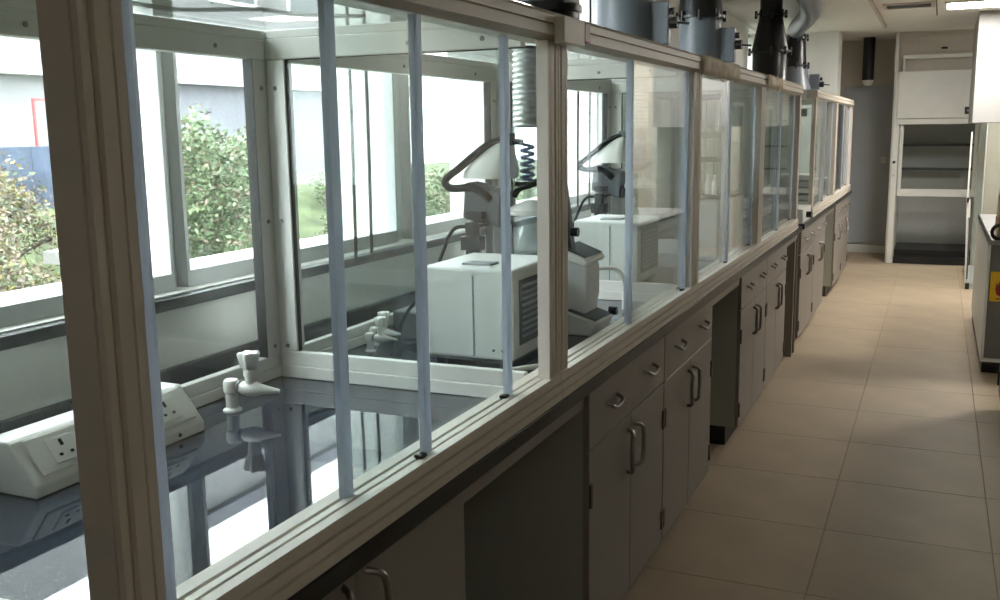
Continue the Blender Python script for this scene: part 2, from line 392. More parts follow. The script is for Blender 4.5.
def enclosure(y0, y1, label, panes, left=True, stripw=.022):
    r = empty('glass_enclosure', (-1.25, (y0+y1)/2, ZT), label, 'glass enclosure', 'glass fume enclosures along the bench')
    MB().prism(front_rail_profile(ZT+.001, ZR), 'y', y0, y1).build('bottom_rail', 'alu', r)
    MB().prism(top_rail_profile(ZH, ZTOP), 'y', y0, y1).build('top_rail', 'alu', r)
    MB().prism(post_profile(y0, -1, -.890 if y0 < 1 else -.862), 'z', ZR, ZH).build('front_post', 'alu', r)
    MB().prism(post_profile(y1-.062, 1), 'z', ZR, ZH).build('front_post', 'alu', r)
    # back frame
    f = MB(); xa, xb = XB-.034, XB-.002
    f.box((xa, y0, ZT), (xb, y1, ZT+.030)); f.box((xa+.004, y0, ZT+.030), (xb-.004, y1, ZT+.064))
    f.box((xa, y0, ZH-.012), (xb, y1, ZTOP-.024)); f.box((xa+.004, y0, ZTOP-.024), (xb-.005, y1, ZTOP))
    f.box((xa+.002, y0, ZT+.064), (xb-.002, y0+.06, ZH-.012)); f.box((xa+.002, y1-.108, ZT+.064), (xb-.002, y1, ZH-.012))
    bf = f.build('back_frame', 'white_frame', r, bevel=.003)
    B((XB-.020, y0+.058, ZT+.062), (XB-.014, y1-.106, ZH-.010)).build('back_pane', 'glass_clear', r)
    g = MB(); g.box((xa+.001, y1-.1095, ZT+.064), (xb-.001, y1-.108, ZH-.012)); g.build('gasket', 'gasket', bf)
    sc = MB()
    for z in (ZT+.09, 1.35, 1.70): screw(sc, (XB-.004, y1-.075, z), (1, 0, 0))
    for y in (y1-.25, y1-.8): screw(sc, (XB-.002, y, ZH+.012), (1, 0, 0))
    sc.build('screws', 'steel', bf)
    if left: side_frame(r, y0+.018, 'left_partition')
    side_frame(r, y1-.045, 'partition')
    B((XB-.02, y0+.004, ZTOP), (-.84, y1-.004, ZTOP+.006)).build('roof_pane', 'glass', r)
    for k, (a, b) in enumerate(panes):
        x = -.849 if k == 0 else -.870
        p = B((x-.003, a, ZR-.010), (x+.003, b, ZH+.004)).build('sliding_pane', 'glass', r)
        for e in (a, b):
            q = e if e == a else e-stripw
            MB().prism([(x-.006, q), (x+.006, q), (x+.008, q+stripw*.3), (x+.008, q+stripw*.7), (x+.006, q+stripw), (x-.006, q+stripw)], 'z', ZR-.006, ZH-.002).build('edge_strip', 'strip', p)
        B((x-.007, b-stripw-.02, ZR-.004), (x+.009, b-stripw, ZR+.006)).build('stop', 'black', p)
    return r
enclosure(.788, 2.215, 'nearest glass enclosure, holding the socket box and white tap', [(.853, 1.563), (1.296, 1.998)], True, .026)
enclosure(2.220, 3.700, 'second glass enclosure, holding the white chiller box and control tower', [(2.87, 3.60), (2.92, 3.635)], False)
enclosure(3.705, 5.210, 'third glass enclosure, with the slim rack and its glass slid half open', [(3.78, 4.42), (4.39, 5.13)], False, .022)
enclosure(5.215, 6.72, 'fourth glass enclosure, last one on the near bench', [(5.29, 5.93), (5.90, 6.64)], False, .024)
enclosure(7.55, 9.20, 'fifth glass enclosure, first one on the far bench', [(7.63, 8.40), (8.36, 9.12)], True, .026)
enclosure(9.205, 10.90, 'farthest glass enclosure, at the end of the far bench', [(9.29, 10.05), (10.02, 10.82)], False, .026)

# joint covers, tape
r = empty('joint_box', (-.81, 2.25, ZH), 'cream square box with red end on the rail joint above the second post', 'box')
B((-.8225, 2.165, ZH-.008), (-.797, 2.312, ZTOP-.008)).build('body', 'alu', r, bevel=.004)
B((-.8225, 2.312, ZH+.006), (-.797, 2.352, ZTOP-.012)).build('end_cap', 'red', r, bevel=.002)
def tape(y0, y1, zc, h, label):
    n = 24; v = []; f = []
    for i in range(n+1):
        y = y0+(y1-y0)*i/n; d = random.uniform(-.008, .008)
        for j, z in enumerate((zc-h/2+d*1.6, zc-h*.15, zc+h*.2, zc+h/2+d*.5)):
            v.append((-.8205+random.uniform(0, .006)+(.004 if 0 < j < 3 else 0), y, z))
    m = MB()
    for i in range(n):
        for j in range(3): f.append((i*4+j, (i+1)*4+j, (i+1)*4+j+1, i*4+j+1))
    m.add(v, f, True)
    o = m.build('tape_patch', 'tape', None, label=label, cat='tape', group='brown tape over the rail joints')
    s = o.modifiers.new('thick', 'SOLIDIFY'); s.thickness = .004; s.offset = -1
tape(3.70, 4.45, 1.815, .070, 'wide strip of brown tape wrapped round the rail above the third post')
tape(5.22, 5.75, 1.820, .055, 'short strip of brown tape on the rail above the fourth enclosure')

# ------------------------------------------------------------------ exhaust ducts on the roofs
ZD = ZTOP+.007
def actuator(r, x, y, z, s=1., side=1):
    b = B((x-.02*s, y-.035*s, z), (x+.11*s, y+.035*s, z+.26*s)).build('damper_box', 'duct_grey', r, bevel=.006)
    m = MB(); m.cyl((x+.105*s, y, z+.13*s), (x+.16*s, y, z+.13*s), .035*s); m.cyl((x+.105*s, y, z+.20*s), (x+.14*s, y, z+.20*s), .022*s); m.cyl((x+.15*s, y, z+.13*s), (x+.23*s, y, z+.12*s), .007*s); m.build('actuator', 'black', b)
def flange(r, c, z, rad, m='duct_black'):
    k = MB(); k.lathe([(rad, 0), (rad, .016)], (c[0], c[1], z), (0, 0, 1), 28)
    for q in range(8):
        a = q*math.pi/4+.2; k.cyl((c[0]+math.cos(a)*rad*.97, c[1]+math.sin(a)*rad*.97, z-.02), (c[0]+math.cos(a)*rad*.97, c[1]+math.sin(a)*rad*.97, z+.04), .011)
    return k.build('flange', m, r)
# E2: black fan just showing over the rail
r = empty('exhaust_fan', (-1.17, 2.98, ZD), 'black fan unit on the roof of the second enclosure, just over the rail', 'duct', 'exhaust ducts on the enclosure roofs')
MB().lathe([(.115, 0), (.115, .09), (.125, .09), (.125, .11)], (-1.17, 2.98, ZD), (0, 0, 1), 28).build('collar', 'duct_black', r)
B((-1.27, 2.90, ZD+.11), (-1.07, 3.06, ZD+.30)).build('housing', 'duct_black', r, bevel=.012)
MB().cyl((-1.17, 2.98, ZD+.30), (-1.17, 2.98, CEIL-.036), .075, seg=24).build('pipe', 'duct_black', r)
# E3: tall grey cylinder
c = (-1.335, 4.42)
r = empty('exhaust_duct', (*c, ZD), 'wide grey duct cylinder nearest the camera above the glass', 'duct', 'exhaust ducts on the enclosure roofs')
MB().lathe([(.145, 0), (.145, .02), (.125, .03), (.125, .46), (.135, .46), (.135, .48)], (*c, ZD), (0, 0, 1), 32).build('collar', 'duct_grey', r)
MB().lathe([(.125, .48), (.09, .62), (.09, CEIL-.036-ZD)], (*c, ZD), (0, 0, 1), 28).build('reducer', 'duct_black', r)
actuator(r, c[0]+.125, c[1]+.02, ZD+.10, .72)
# E4: grey collar, black cone
c = (-1.305, 5.82)
r = empty('exhaust_duct', (*c, ZD), 'grey collar duct with black cone top, second along the roofs', 'duct', 'exhaust ducts on the enclosure roofs')
MB().lathe([(.14, 0), (.14, .02), (.119, .03), (.119, .35)], (*c, ZD), (0, 0, 1), 32).build('collar', 'duct_grey', r)
flange(r, c, ZD+.35, .142)
MB().lathe([(.128, .366), (.100, .62), (.095, CEIL-.036-ZD)], (*c, ZD), (0, 0, 1), 28).build('cone', 'duct_black', r)
actuator(r, c[0]+.12, c[1]+.02, ZD+.10, .75)
# E5: black stack
c = (-1.29, 8.30)
r = empty('exhaust_duct', (*c, ZD), 'all black conical duct stack above the fifth enclosure', 'duct', 'exhaust ducts on the enclosure roofs')
MB().lathe([(.15, 0), (.135, .02), (.135, .32)], (*c, ZD), (0, 0, 1), 28).build('collar', 'duct_black', r)
flange(r, c, ZD+.32, .165)
MB().lathe([(.145, .336), (.09, .61)], (*c, ZD), (0, 0, 1), 28).build('cone', 'duct_black', r)
flange(r, c, ZD+.61, .12)
MB().lathe([(.088, .62), (.088, CEIL-.036-ZD)], (*c, ZD), (0, 0, 1), 24).build('pipe', 'duct_black', r)
# E6: slim black duct with grey elbow
c = (-1.31, 10.0)
r = empty('exhaust_duct', (*c, ZD), 'slim black duct with grey bent pipe on top, farthest along', 'duct', 'exhaust ducts on the enclosure roofs')
MB().lathe([(.19, 0), (.17, .05), (.12, .22), (.11, .30)], (*c, ZD), (0, 0, 1), 28).build('funnel', 'duct_grey', r)
flange(r, c, ZD+.30, .125)
MB().lathe([(.105, .316), (.088, .56), (.082, .60)], (*c, ZD), (0, 0, 1), 24).build('cone', 'duct_black', r)
flange(r, c, ZD+.56, .11)
MB().tube([(c[0], c[1], ZD+.58), (c[0], c[1]-.015, ZD+.625), (c[0]+.05, c[1]-.30, ZD+.645), (-1.0, 8.4, 2.495), (-.86, 6.8, 2.495), (-.72, 5.0, 2.495)], .08, 20, 6).build('bent_pipe', 'duct_grey', r)
actuator(r, c[0]+.15, c[1], ZD+.03, .75)

# ------------------------------------------------------------------ things in the first enclosure
YS0, YS1 = 1.22, 1.68
r = empty('socket_box', (-1.55, 1.45, ZT), 'white sloping power socket box with two outlets on the black worktop', 'socket box')
prof = [(-1.615, ZT), (-1.490, ZT), (-1.490, ZT+.024), (-1.495, ZT+.030), (-1.549, ZT+.100), (-1.556, ZT+.104), (-1.615, ZT+.104)]
MB().prism(prof, 'y', YS0, YS1).build('body', 'white_plastic', r, bevel=.004)
sl = Vector((-1.549+1.495, 0, .070)); L_ = sl.length; sl.normalize(); nn = Vector((sl.z, 0, -sl.x)); o0 = Vector((-1.495, 0, ZT+.030))
def slope_box(mb, y0, y1, t0, t1, h0, h1):
    v = []
    for h in (h0, h1):
        for t, y in ((t0, y0), (t1, y0), (t1, y1), (t0, y1)):
            v.append(o0+sl*t+nn*h+Vector((0, y, 0)))
    return mb.add(v, [(0,3,2,1),(4,5,6,7),(0,1,5,4),(1,2,6,5),(2,3,7,6),(3,0,4,7)])
for yc in (1.312, 1.592):
    p = slope_box(MB(), yc-.068, yc+.068, .006, L_-.004, .0005, .0065).build('socket_plate', 'white_plastic', r, bevel=.002)
    slope_box(MB(), yc-.030, yc+.030, .018, L_-.018, .0065, .0095).build('outlet', 'white_plastic', p, bevel=.001)
    h = MB(); slope_box(h, yc-.004, yc+.004, .050, .064, .0096, .0101)
    slope_box(h, yc-.017, yc-.009, .030, .036, .0096, .0101); slope_box(h, yc+.009, yc+.017, .030, .036, .0096, .0101); h.build('pin_holes', 'black', p)
s_ = MB()
for y in (1.325, 1.60): s_.lathe([(.005, 0), (.004, .003)], (-1.4905, y, ZT+.013), (1, 0, 0), 10)
s_.build('screws', 'black', r)

def tap(x, y, label, rot=0, sc=1.):
    r = empty('lab_tap', (x, y, ZT), label, 'tap', 'white laboratory taps')
    MB().lathe([(.028, 0), (.028, .006), (.019, .012), (.018, .055), (.023, .060), (.024, .088), (.020, .096), (.008, .099)], (x, y, ZT), (0, 0, 1), 22).build('column', 'white_plastic', r)
    d = Vector((math.cos(rot), math.sin(rot), 0)); p = Vector((x, y, ZT+.074))
    MB().lathe([(.019, .018), (.019, .026)], p, d, 20).build('collar_ring', 'grey_plastic', r)
    MB().lathe([(.013, .026), (.019, .034), (.024, .055), (.023, .078), (.017, .092), (.013, .11), (.006, .150)], p, d+Vector((0, 0, -.06)), 20).build('nozzle', 'white_plastic', r)
    b = p+d*.062
    MB().lathe([(.018, .012), (.016, .030), (.020, .038), (.020, .055)], b, (0, 0, 1), 20).build('bonnet', 'white_plastic', r)
    n = 40; v = []; f = []
    for h, rr in ((.055, .014), (.062, .022), (.100, .029), (.106, .026), (.108, .004)):
        for k in range(n):
            a = 2*math.pi*k/n; q = rr*(1+.24*math.cos(5*a)); v.append((b.x+math.cos(a)*q, b.y+math.sin(a)*q, b.z+h))
    for i in range(4):
        for k in range(n): f.append((i*n+k, i*n+(k+1) % n, (i+1)*n+(k+1) % n, (i+1)*n+k))
    f.append(tuple(range(n-1, -1, -1))); f.append(tuple(4*n+k for k in range(n)))
    MB().add(v, f, True).build('hand_wheel', 'white_plastic', r)
    r.scale = (sc, sc, sc)
    return r
tap(-1.535, 1.832, 'white tap with fluted hand wheel in the nearest enclosure', .25, .82)
tap(-1.565, 2.52, 'white tap behind the glass partition, beside the coiled cables', .15, .6)
tap(-1.600, 2.60, 'second white tap behind the partition, nearer the chiller box', .15, .6)

# cable draped over the roof glass
MB().tube([(-1.55, 1.45, ZD+.006), (-1.592, 1.67, ZD+.006), (-1.583, 1.795, ZD+.006), (-1.497, 1.845, ZD+.006), (-1.425, 1.89, ZD+.006), (-1.408, 2.008, ZD+.006), (-1.30, 2.12, ZD+.006)], .005, 8, 8).build('roof_cable', 'rubber', None, label='dark thin cable lying across the glass roof', cat='cable')
# dark cords hanging in front of the window
for k, (y, x, lb) in enumerate(((2.734, -1.74, 'left dark cord hanging before the second window pillar'), (2.833, -1.74, 'right dark cord hanging before the second window pillar'), (4.93, -1.74, 'left dark cord hanging before the window past the second post'), (5.12, -1.74, 'right dark cord hanging before the window past the second post'))):
    MB().tube([(x, y, LINTEL-.02), (x+.008, y-.01, 2.0), (x-.004, y+.012, 1.6), (x, y, SILL+.003)], .006, 8, 8).build('window_cord', 'rubber', None, label=lb, cat='cord', group='dark cords at the windows')

# ------------------------------------------------------------------ second and third enclosures: chiller boxes and rotary evaporators
def chiller(label):
    x0, x1, y0, y1, z0, z1 = -1.345, -1.060, 2.46, 2.80, ZT, 1.200
    r = empty('chiller_box', ((x0+x1)/2, (y0+y1)/2, z0), label, 'chiller', 'white chiller boxes')
    B((x0, y0, z0+.022), (x1, y1, z1)).build('casing', 'white_paint', r, bevel=.008)
    B((x0+.012, y0+.012, z0+.012), (x1-.012, y1-.012, z0+.022)).build('base_plate', 'dark_grey', r)
    B((x1-.001, y0+.045, z0+.06), (x1+.003, y1-.03, z1-.035)).build('side_grille', 'dark_grey', r)
    g = MB()
    for k in range(9): g.box((x1+.003, y0+.06, z0+.08+k*.018), (x1+.006, y1-.045, z0+.088+k*.018))
    g.build('louvres', 'grey_plastic', r)
    B((x0+.16, y0-.002, z0+.03), (x0+.164, y0+.001, z1-.02)).build('panel_seam', 'grey_plastic', r)
    d = MB(); d.cyl((x1-.03, y0-.003, z0+.05), (x1-.03, y0+.002, z0+.05), .006); d.cyl((x1-.06, y0-.003, z0+.05), (x1-.06, y0+.002, z0+.05), .004); d.build('screws', 'dark_grey', r)
    for fx in (x0+.04, x1-.04):
        for fy in (y0+.04, y1-.04): MB().cyl((fx, fy, z0), (fx, fy, z0+.014), .016).build('foot', 'black', r)
    B((x0+.10, y0+.06, z1), (x0+.19, y0+.12, z1+.006)).build('top_label', 'grey_plastic', r)
    return r
ch1 = chiller('white chiller box in the second enclosure, seen through the partition')
ch2 = copy_tree(ch1); ch2.location += Vector((-.065, 1.48, 0)); ch2['label'] = 'white chiller box in the third enclosure, behind the control tower'
def rotavap(label):
    Y = 2.93
    r = empty('rotary_evaporator', (-1.30, Y, ZT), label, 'evaporator', 'rotary evaporators')
    B((-1.44, Y-.11, ZT), (-1.19, Y+.16, ZT+.05)).build('base', 'white_plastic', r, bevel=.012)
    MB().prism([(-1.35, ZT+.05), (-1.29, ZT+.05), (-1.305, 1.40), (-1.335, 1.40)], 'y', Y+.02, Y+.08).build('stand', 'pale_grey', r, bevel=.004)
    MB().cyl((-1.425, Y, ZT+.05), (-1.395, Y, 1.40), .009).build('lift_rod', 'steel', r)
    MB().cyl((-1.455, Y-.02, ZT+.05), (-1.385, Y-.02, 1.385), .008).build('slanted_rod', 'white_plastic', r)
    # white sloping guard hood over the drive head
    n = 14; v = []; f = []
    for i, (z, hx, hy, cx) in enumerate(((1.43, .085, .075, -1.335), (1.455, .084, .075, -1.333), (1.50, .060, .06, -1.315), (1.54, .034, .035, -1.295), (1.553, .012, .012, -1.285))):
        for k in range(n):
            a = math.pi*2*k/n; ca, sa = math.cos(a), math.sin(a)
            v.append((cx+math.copysign(abs(ca)**.6, ca)*hx, Y+math.copysign(abs(sa)**.6, sa)*hy, z))
    for i in range(4):
        for k in range(n): f.append((i*n+k, i*n+(k+1) % n, (i+1)*n+(k+1) % n, (i+1)*n+k))
    f.append(tuple(range(n-1, -1, -1))); f.append(tuple(4*n+k for k in range(n)))
    MB().add(v, f, True).build('guard_hood', 'white_plastic', r)
    MB().prism([(-1.42, 1.30), (-1.28, 1.27), (-1.27, 1.385), (-1.41, 1.42)], 'y', Y-.05, Y+.05).build('drive_head', 'dark_grey', r, bevel=.01)
    MB().cyl((-1.335, Y-.01, 1.31), (-1.268, Y-.01, 1.295), .030, seg=20).build('motor', 'black', r)
    k = MB(); k.box((-1.390, Y-.09, 1.16), (-1.352, Y-.055, 1.29)); k.box((-1.405, Y-.095, 1.20), (-1.335, Y-.05, 1.245)); k.box((-1.395, Y-.075, 1.30), (-1.335, Y-.035, 1.325)); k.build('clamp', 'black', r, bevel=.003)
    MB().cyl((-1.37, Y-.03, ZT+.05), (-1.37, Y-.03, 1.30), .010).build('clamp_rod', 'steel', r)
    k = MB(); k.box((-1.295, Y-.02, 1.535), (-1.255, Y+.02, 1.575)); k.cyl((-1.31, Y, 1.55), (-1.22, Y, 1.545), .010); k.build('hose_joint', 'dark_grey', r, bevel=.003)
    MB().tube([(-1.275, Y, 1.555), (-1.33, Y-.04, 1.535), (-1.415, Y-.07, 1.465), (-1.462, Y-.08, 1.425), (-1.44, Y-.08, 1.40), (-1.36, Y-.07, 1.40), (-1.315, Y-.05, 1.36)], .0125, 10, 8).build('black_hose', 'rubber', r)
    MB().tube([(-1.29, Y-.03, 1.30), (-1.36, Y-.06, 1.275), (-1.43, Y-.08, 1.27), (-1.47, Y-.085, 1.20), (-1.49, Y-.09, 1.12), (-1.47, Y-.06, ZT+.06)], .006, 8, 8).build('cable', 'rubber', r)
    MB().tube([(-1.25, Y, 1.375), (-1.22, Y-.03, 1.40), (-1.17, Y-.03, 1.415), (-1.14, Y, 1.44)], .010, 10, 6).build('short_hose', 'rubber', r)
    # condenser with blue coil, receiving flask
    cx = -1.205
    cd = MB().lathe([(.012, 1.585), (.034, 1.56), (.036, 1.43), (.030, 1.40), (.014, 1.385), (.014, 1.36)], (cx, Y, 0), (0, 0, 1), 22).build('condenser', 'glass_ware', r)
    MB().tube([(cx+math.cos(t*.9)*.020, Y+math.sin(t*.9)*.020, 1.42+t*.0031) for t in range(40)], .006, 6, 1).build('coil', 'blue', cd)
    MB().lathe([(.042, 1.405), (.042, 1.42)], (cx, Y, 0), (0, 0, 1), 22).build('black_ring', 'black', r)
    MB().lathe([(.018, 1.36), (.055, 1.345), (.075, 1.33), (.075, 1.315)], (cx+.01, Y, 0), (0, 0, 1), 22).build('bath_lid', 'white_plastic', r)
    MB().lathe([(.016, 1.335), (.018, 1.315), (.050, 1.285), (.075, 1.235), (.078, 1.19), (.060, 1.145), (.025, 1.12)], (cx+.015, Y, 0), (0, 0, 1), 26).build('flask', 'glass_ware', r)
    MB().lathe([(.075, ZT+.05), (.082, ZT+.07), (.082, 1.11), (.086, 1.12), (.080, 1.12)], (cx+.005, Y, 0), (0, 0, 1), 26).build('heating_bath', 'pale_grey', r)
    # foil exhaust hose from the roof
    v = [(.041+.007*(q % 2), z) for q, z in ((q, 1.59+q*.0085) for q in range(int((ZTOP-1.59)/.0085)+1))]
    MB().lathe(v, (cx-.012, Y+.03, 0), (0, 0, 1), 20).build('foil_hose', 'foil', r)
    return r
rv1 = rotavap('rotary evaporator with black hose loop behind the chiller in the second enclosure')
rv2 = copy_tree(rv1); rv2.location += Vector((-.055, 1.48, 0)); rv2['label'] = 'rotary evaporator with black hose loop in the third enclosure'

# control tower instrument
r = empty('control_tower', (-1.09, 3.02, ZT), 'white upright instrument with two sloping keypads beside the second post', 'instrument')
MB().prism([(-1.105, ZT+.012), (-1.045, ZT+.012), (-1.025, ZT+.12), (-1.025, ZT+.215), (-1.045, 1.18), (-1.105, 1.18)], 'y', 3.0, 3.13).build('body', 'white_paint', r, bevel=.008)
MB().prism([(-1.108, 1.18), (-1.025, 1.145), (-1.01, 1.158), (-1.02, 1.172), (-1.108, 1.205)], 'y', 2.95, 3.14).build('upper_console', 'white_plastic', r, bevel=.004)
MB().prism([(-1.105, 1.2045), (-1.022, 1.1735), (-1.016, 1.176), (-1.10, 1.209)], 'y', 2.965, 3.13).build('upper_keypad', 'dark_grey', r)
MB().prism([(-1.105, ZT), (-1.00, ZT), (-.98, ZT+.045), (-1.105, ZT+.082)], 'y', 2.96, 3.15).build('lower_console', 'white_plastic', r, bevel=.005)
MB().prism([(-1.085, ZT+.0765), (-.99, ZT+.048), (-.987, ZT+.052), (-1.085, ZT+.0805)], 'y', 2.975, 3.13).build('lower_keypad', 'dark_grey', r)
MB().cyl((-.995, 3.14, ZT+.056), (-.968, 3.14, ZT+.056), .014).build('side_knob', 'black', r)
MB().prism([(-1.095, 1.19), (-1.072, 1.19), (-1.098, 1.40), (-1.105, 1.40)], 'y', 2.98, 3.02).build('tilted_board', 'dark_grey', r, bevel=.002)
MB().prism([(-1.107, 1.19), (-1.096, 1.19), (-1.106, 1.40), (-1.109, 1.39)], 'y', 2.98, 3.02).build('board_back', 'white_plastic', r, bevel=.002)
MB().cyl((-1.075, 2.985, 1.255), (-1.052, 2.985, 1.255), .015).build('head_knob', 'black', r)
MB().cyl((-1.09, 3.0, 1.255), (-1.07, 2.987, 1.255), .006).build('knob_shaft', 'steel', r)
# white plastic tube arch
MB().tube([(-1.19, 3.30, ZT+.008), (-1.185, 3.30, 1.02), (-1.14, 3.34, 1.075), (-1.06, 3.40, 1.08), (-1.03, 3.42, 1.03), (-1.03, 3.43, ZT+.008)], .008, 10, 8).build('plastic_tube', 'white_plastic', None, label='white plastic tube arched over the worktop in the second enclosure', cat='tube')
MB().tube([(-1.05, 2.42, ZT+.008), (-.99, 2.50, ZT+.008), (-.94, 2.56, ZT+.012), (-.93, 2.66, ZT+.008)], .008, 10, 8).build('plastic_tube', 'white_plastic', None, label='short white tube lying on the worktop beside the second post', cat='tube')
# coiled black cables behind the partition
for k in range(3):
    cx, cy_, rr = (-1.455+k*.02, 2.62+.075*k, .068-.012*k)
    pts = [(cx+math.cos(a)*rr, cy_+math.sin(a)*rr*.35+.02*a/6, ZT+.008+max(0, rr*1.1+math.sin(a+.5)*rr*1.1)) for a in [i*.45 for i in range(15+k*2)]]
    MB().tube(pts, .006, 8, 3).build('power_cable', 'rubber', None, label=('large', 'middle', 'smallest')[k]+' loop of black cable behind the glass partition', cat='cable', group='black cables by the chiller')
B((-1.60, 2.72, ZT), (-1.50, 2.83, ZT+.09)).build('plug_adapter', 'dark_grey', None, bevel=.006, label='dark adapter block on the worktop behind the cables', cat='adapter')

# third enclosure contents
r = empty('slim_rack', (-1.06, 4.98, ZT), 'slim rack with three black trays standing on a grey box', 'rack')
B((-1.13, 4.92, ZT), (-.995, 5.08, 1.23)).build('box', 'pale_grey', r, bevel=.005)
B((-1.14, 4.91, 1.23), (-.985, 5.09, 1.25)).build('lid', 'black', r, bevel=.003)
for x in (-1.12, -1.0):
    for y in (4.94, 5.06): MB().cyl((x, y, 1.25), (x, y, 1.76), .005).build('upright', 'steel', r)
for z in (1.415, 1.535, 1.725): B((-1.13, 4.925, z), (-.99, 5.075, z+.022)).build('tray', 'black', r, bevel=.003)
for k in range(3):
    x = -1.10+k*.04
    MB().lathe([(.016, 0), (.016, .06), (.008, .075), (.008, .10)], (x, 4.96+.03*(k % 2), 1.251), (0, 0, 1), 14).build('bottle', 'white_plastic', None, label=('left', 'middle', 'right')[k]+' small white bottle under the trays of the slim rack', cat='bottle', group='small bottles in the slim rack')
r = empty('white_cabinet_box', (-.97, 5.03, ZT), 'white upright box beside the slim rack in the third enclosure', 'box')
B((-.965, 4.86, ZT), (-.905, 5.12, 1.245)).build('casing', 'white_paint', r, bevel=.004)
B((-.968, 4.855, 1.245), (-.902, 5.125, 1.258)).build('lid', 'dark_grey', r, bevel=.002)
# fourth to sixth enclosure contents
def tray_stack(x, y, n, label):
    r = empty('tray_stack', (x, y, ZT), label, 'trays', 'white trays in the far enclosures')
    for k in range(n):
        z = ZT+k*.055
        MB().prism([(x-.14, z+.002), (x+.14, z+.002), (x+.15, z+.045), (x-.15, z+.045)], 'y', y-.2, y+.2).build('tray', 'white_plastic' if k % 2 == 0 else 'pale_grey', r, bevel=.004)
tray_stack(-1.12, 6.35, 4, 'stack of white trays in the fourth enclosure')
tray_stack(-1.10, 8.8, 5, 'stack of white trays in the fifth enclosure')
tray_stack(-1.12, 10.4, 3, 'low stack of white trays in the farthest enclosure')
r = empty('wall_switch', (-1.40, 11.47, 1.72), 'small dark switch box high on the pale pier', 'switch')
B((-1.46, 11.475, 1.70), (-1.36, 11.499, 1.80)).build('box', 'dark_grey', r, bevel=.004)
B((-1.43, 11.468, 1.73), (-1.39, 11.475, 1.77)).build('rocker', 'black', r)
r = empty('bench_end_unit', (-1.0, 7.28, ZT), 'cream service box with black knob on the near end of the far bench', 'box')
B((-1.15, 7.06, ZT), (-.835, 7.52, ZT+.10)).build('casing', 'white_paint', r, bevel=.006)
MB().cyl((-.835, 7.25, ZT+.05), (-.80, 7.25, ZT+.05), .022).build('knob', 'black', r)

# ------------------------------------------------------------------ far hood
HY = 12.2
r = empty('fume_hood', (0, HY+.4, 0), 'tall pale walk-in fume hood against the far wall', 'fume hood', 'fume hoods')
for s, (a, b) in enumerate(((-.505, -.415), (.40, .49))):
    MB().prism([(a, HY+.02), (a+.02, HY), (b-.012, HY), (b, HY+.04), (b, 13.15), (a, 13.15)], 'z', 0, 2.18).build('jamb', 'white_paint', r, bevel=.004)
B((-.46, HY-.03, 1.66), (.47, 13.15, 2.185)).build('header', 'white_paint', r, bevel=.008)
B((-.44, HY-.035, 1.595), (.45, HY+.03, 1.655)).build('header_rail', 'white_paint', r, bevel=.004)
B((-.415, 13.10, .05), (.40, 13.14, 1.66)).build('back_panel', 'hood_grey', r)
B((-.415, HY+.05, 1.655), (.40, 13.1, 1.66)).build('inner_ceiling', 'hood_grey', r)
B((-.415, HY+.02, 0), (.40, HY+.16, .075)).build('sill', 'black', r)
B((-.415, HY+.16, 0), (.40, 13.1, .15)).build('back_sill', 'black', r)
sh = empty('sash', (0, HY+.04, .78), parent=None); sh.parent = r; sh.location = Vector((0, HY+.04, .78))-wloc(r)
f = MB(); f.box((-.412, HY+.02, .78), (.398, HY+.05, .865)); f.box((-.412, HY+.02, .865), (-.375, HY+.05, 1.60)); f.box((.36, HY+.02, .865), (.398, HY+.05, 1.60)); f.build('sash_frame', 'white_paint', sh, bevel=.003)
B((-.375, HY+.033, .865), (.36, HY+.038, 1.60)).build('sash_pane', 'glass', sh)
for z in (1.05, 1.335): B((-.41, 12.9, z), (.395, 13.09, z+.025)).build('inner_shelf', 'dark_grey', r)
f = MB(); f.box((.24, HY-.034, 1.70), (.42, HY-.03, 1.78)); f.build('control_panel', 'black', r)
f = MB()
for k in range(4): f.box((.265+k*.035, HY-.037, 1.73), (.285+k*.035, HY-.034, 1.75))
f.build('buttons', 'grey_plastic', r)
MB().cyl((-.46, HY-.02, 1.17), (-.46, HY+.01, 1.17), .016).build('knob', 'black', r)
MB().cyl((-.46, HY-.01, 1.02), (-.46, HY+.01, 1.02), .012).build('outlet', 'pale_grey', r)
# bulkhead over the hood
r = empty('bulkhead_casing', (0, 12.6, 2.2), 'pale boxed casing with access panel above the far hood', 'casing')
B((-.52, HY+.14, 2.19), (.9, 13.19, CEIL-.001)).build('casing', 'wall_beige', r)
B((-.51, HY+.08, 2.19), (-.475, HY+.14, CEIL-.001)).build('corner_strip', 'white_paint', r)
B((-.42, HY+.03, 2.325), (.9, HY+.14, 2.365)).build('beam', 'white_paint', r, bevel=.004)
B((-.42, HY+.03, 2.187), (-.395, HY+.14, 2.325)).build('beam_end', 'white_paint', r)
B((-.27, HY+.128, 2.40), (.8, HY+.14, 2.585)).build('access_panel', 'wall_beige', r, bevel=.003)
B((-.035, HY+.122, 2.425), (.03, HY+.128, 2.45)).build('latch', 'black', r)
# hanging black pipe at the far wall
r = empty('hanging_pipe', (-.80, 12.9, 2.1), 'black pipe hanging from the ceiling before the far wall', 'pipe')
MB().cyl((-.83, 12.85, 2.13), (-.83, 12.85, CEIL), .068, seg=20).build('pipe', 'black', r)
MB().lathe([(.04, 0), (.055, .03), (.07, .06)], (-.83, 12.85, 2.07), (0, 0, 1), 20).build('cap', 'white_plastic', r)
B((-.86, 12.80, CEIL-.05), (-.80, 12.86, CEIL)).build('bracket', 'white_plastic', r)
r = empty('wall_hook', (-.62, 13.16, 1.1), 'small pale switch plate on the blue grey panel', 'switch')
B((-.645, 13.15, 1.13), (-.595, 13.164, 1.20)).build('plate', 'white_plastic', r, bevel=.003)
B((-.63, 13.142, 1.15), (-.61, 13.15, 1.18)).build('rocker', 'pale_grey', r)

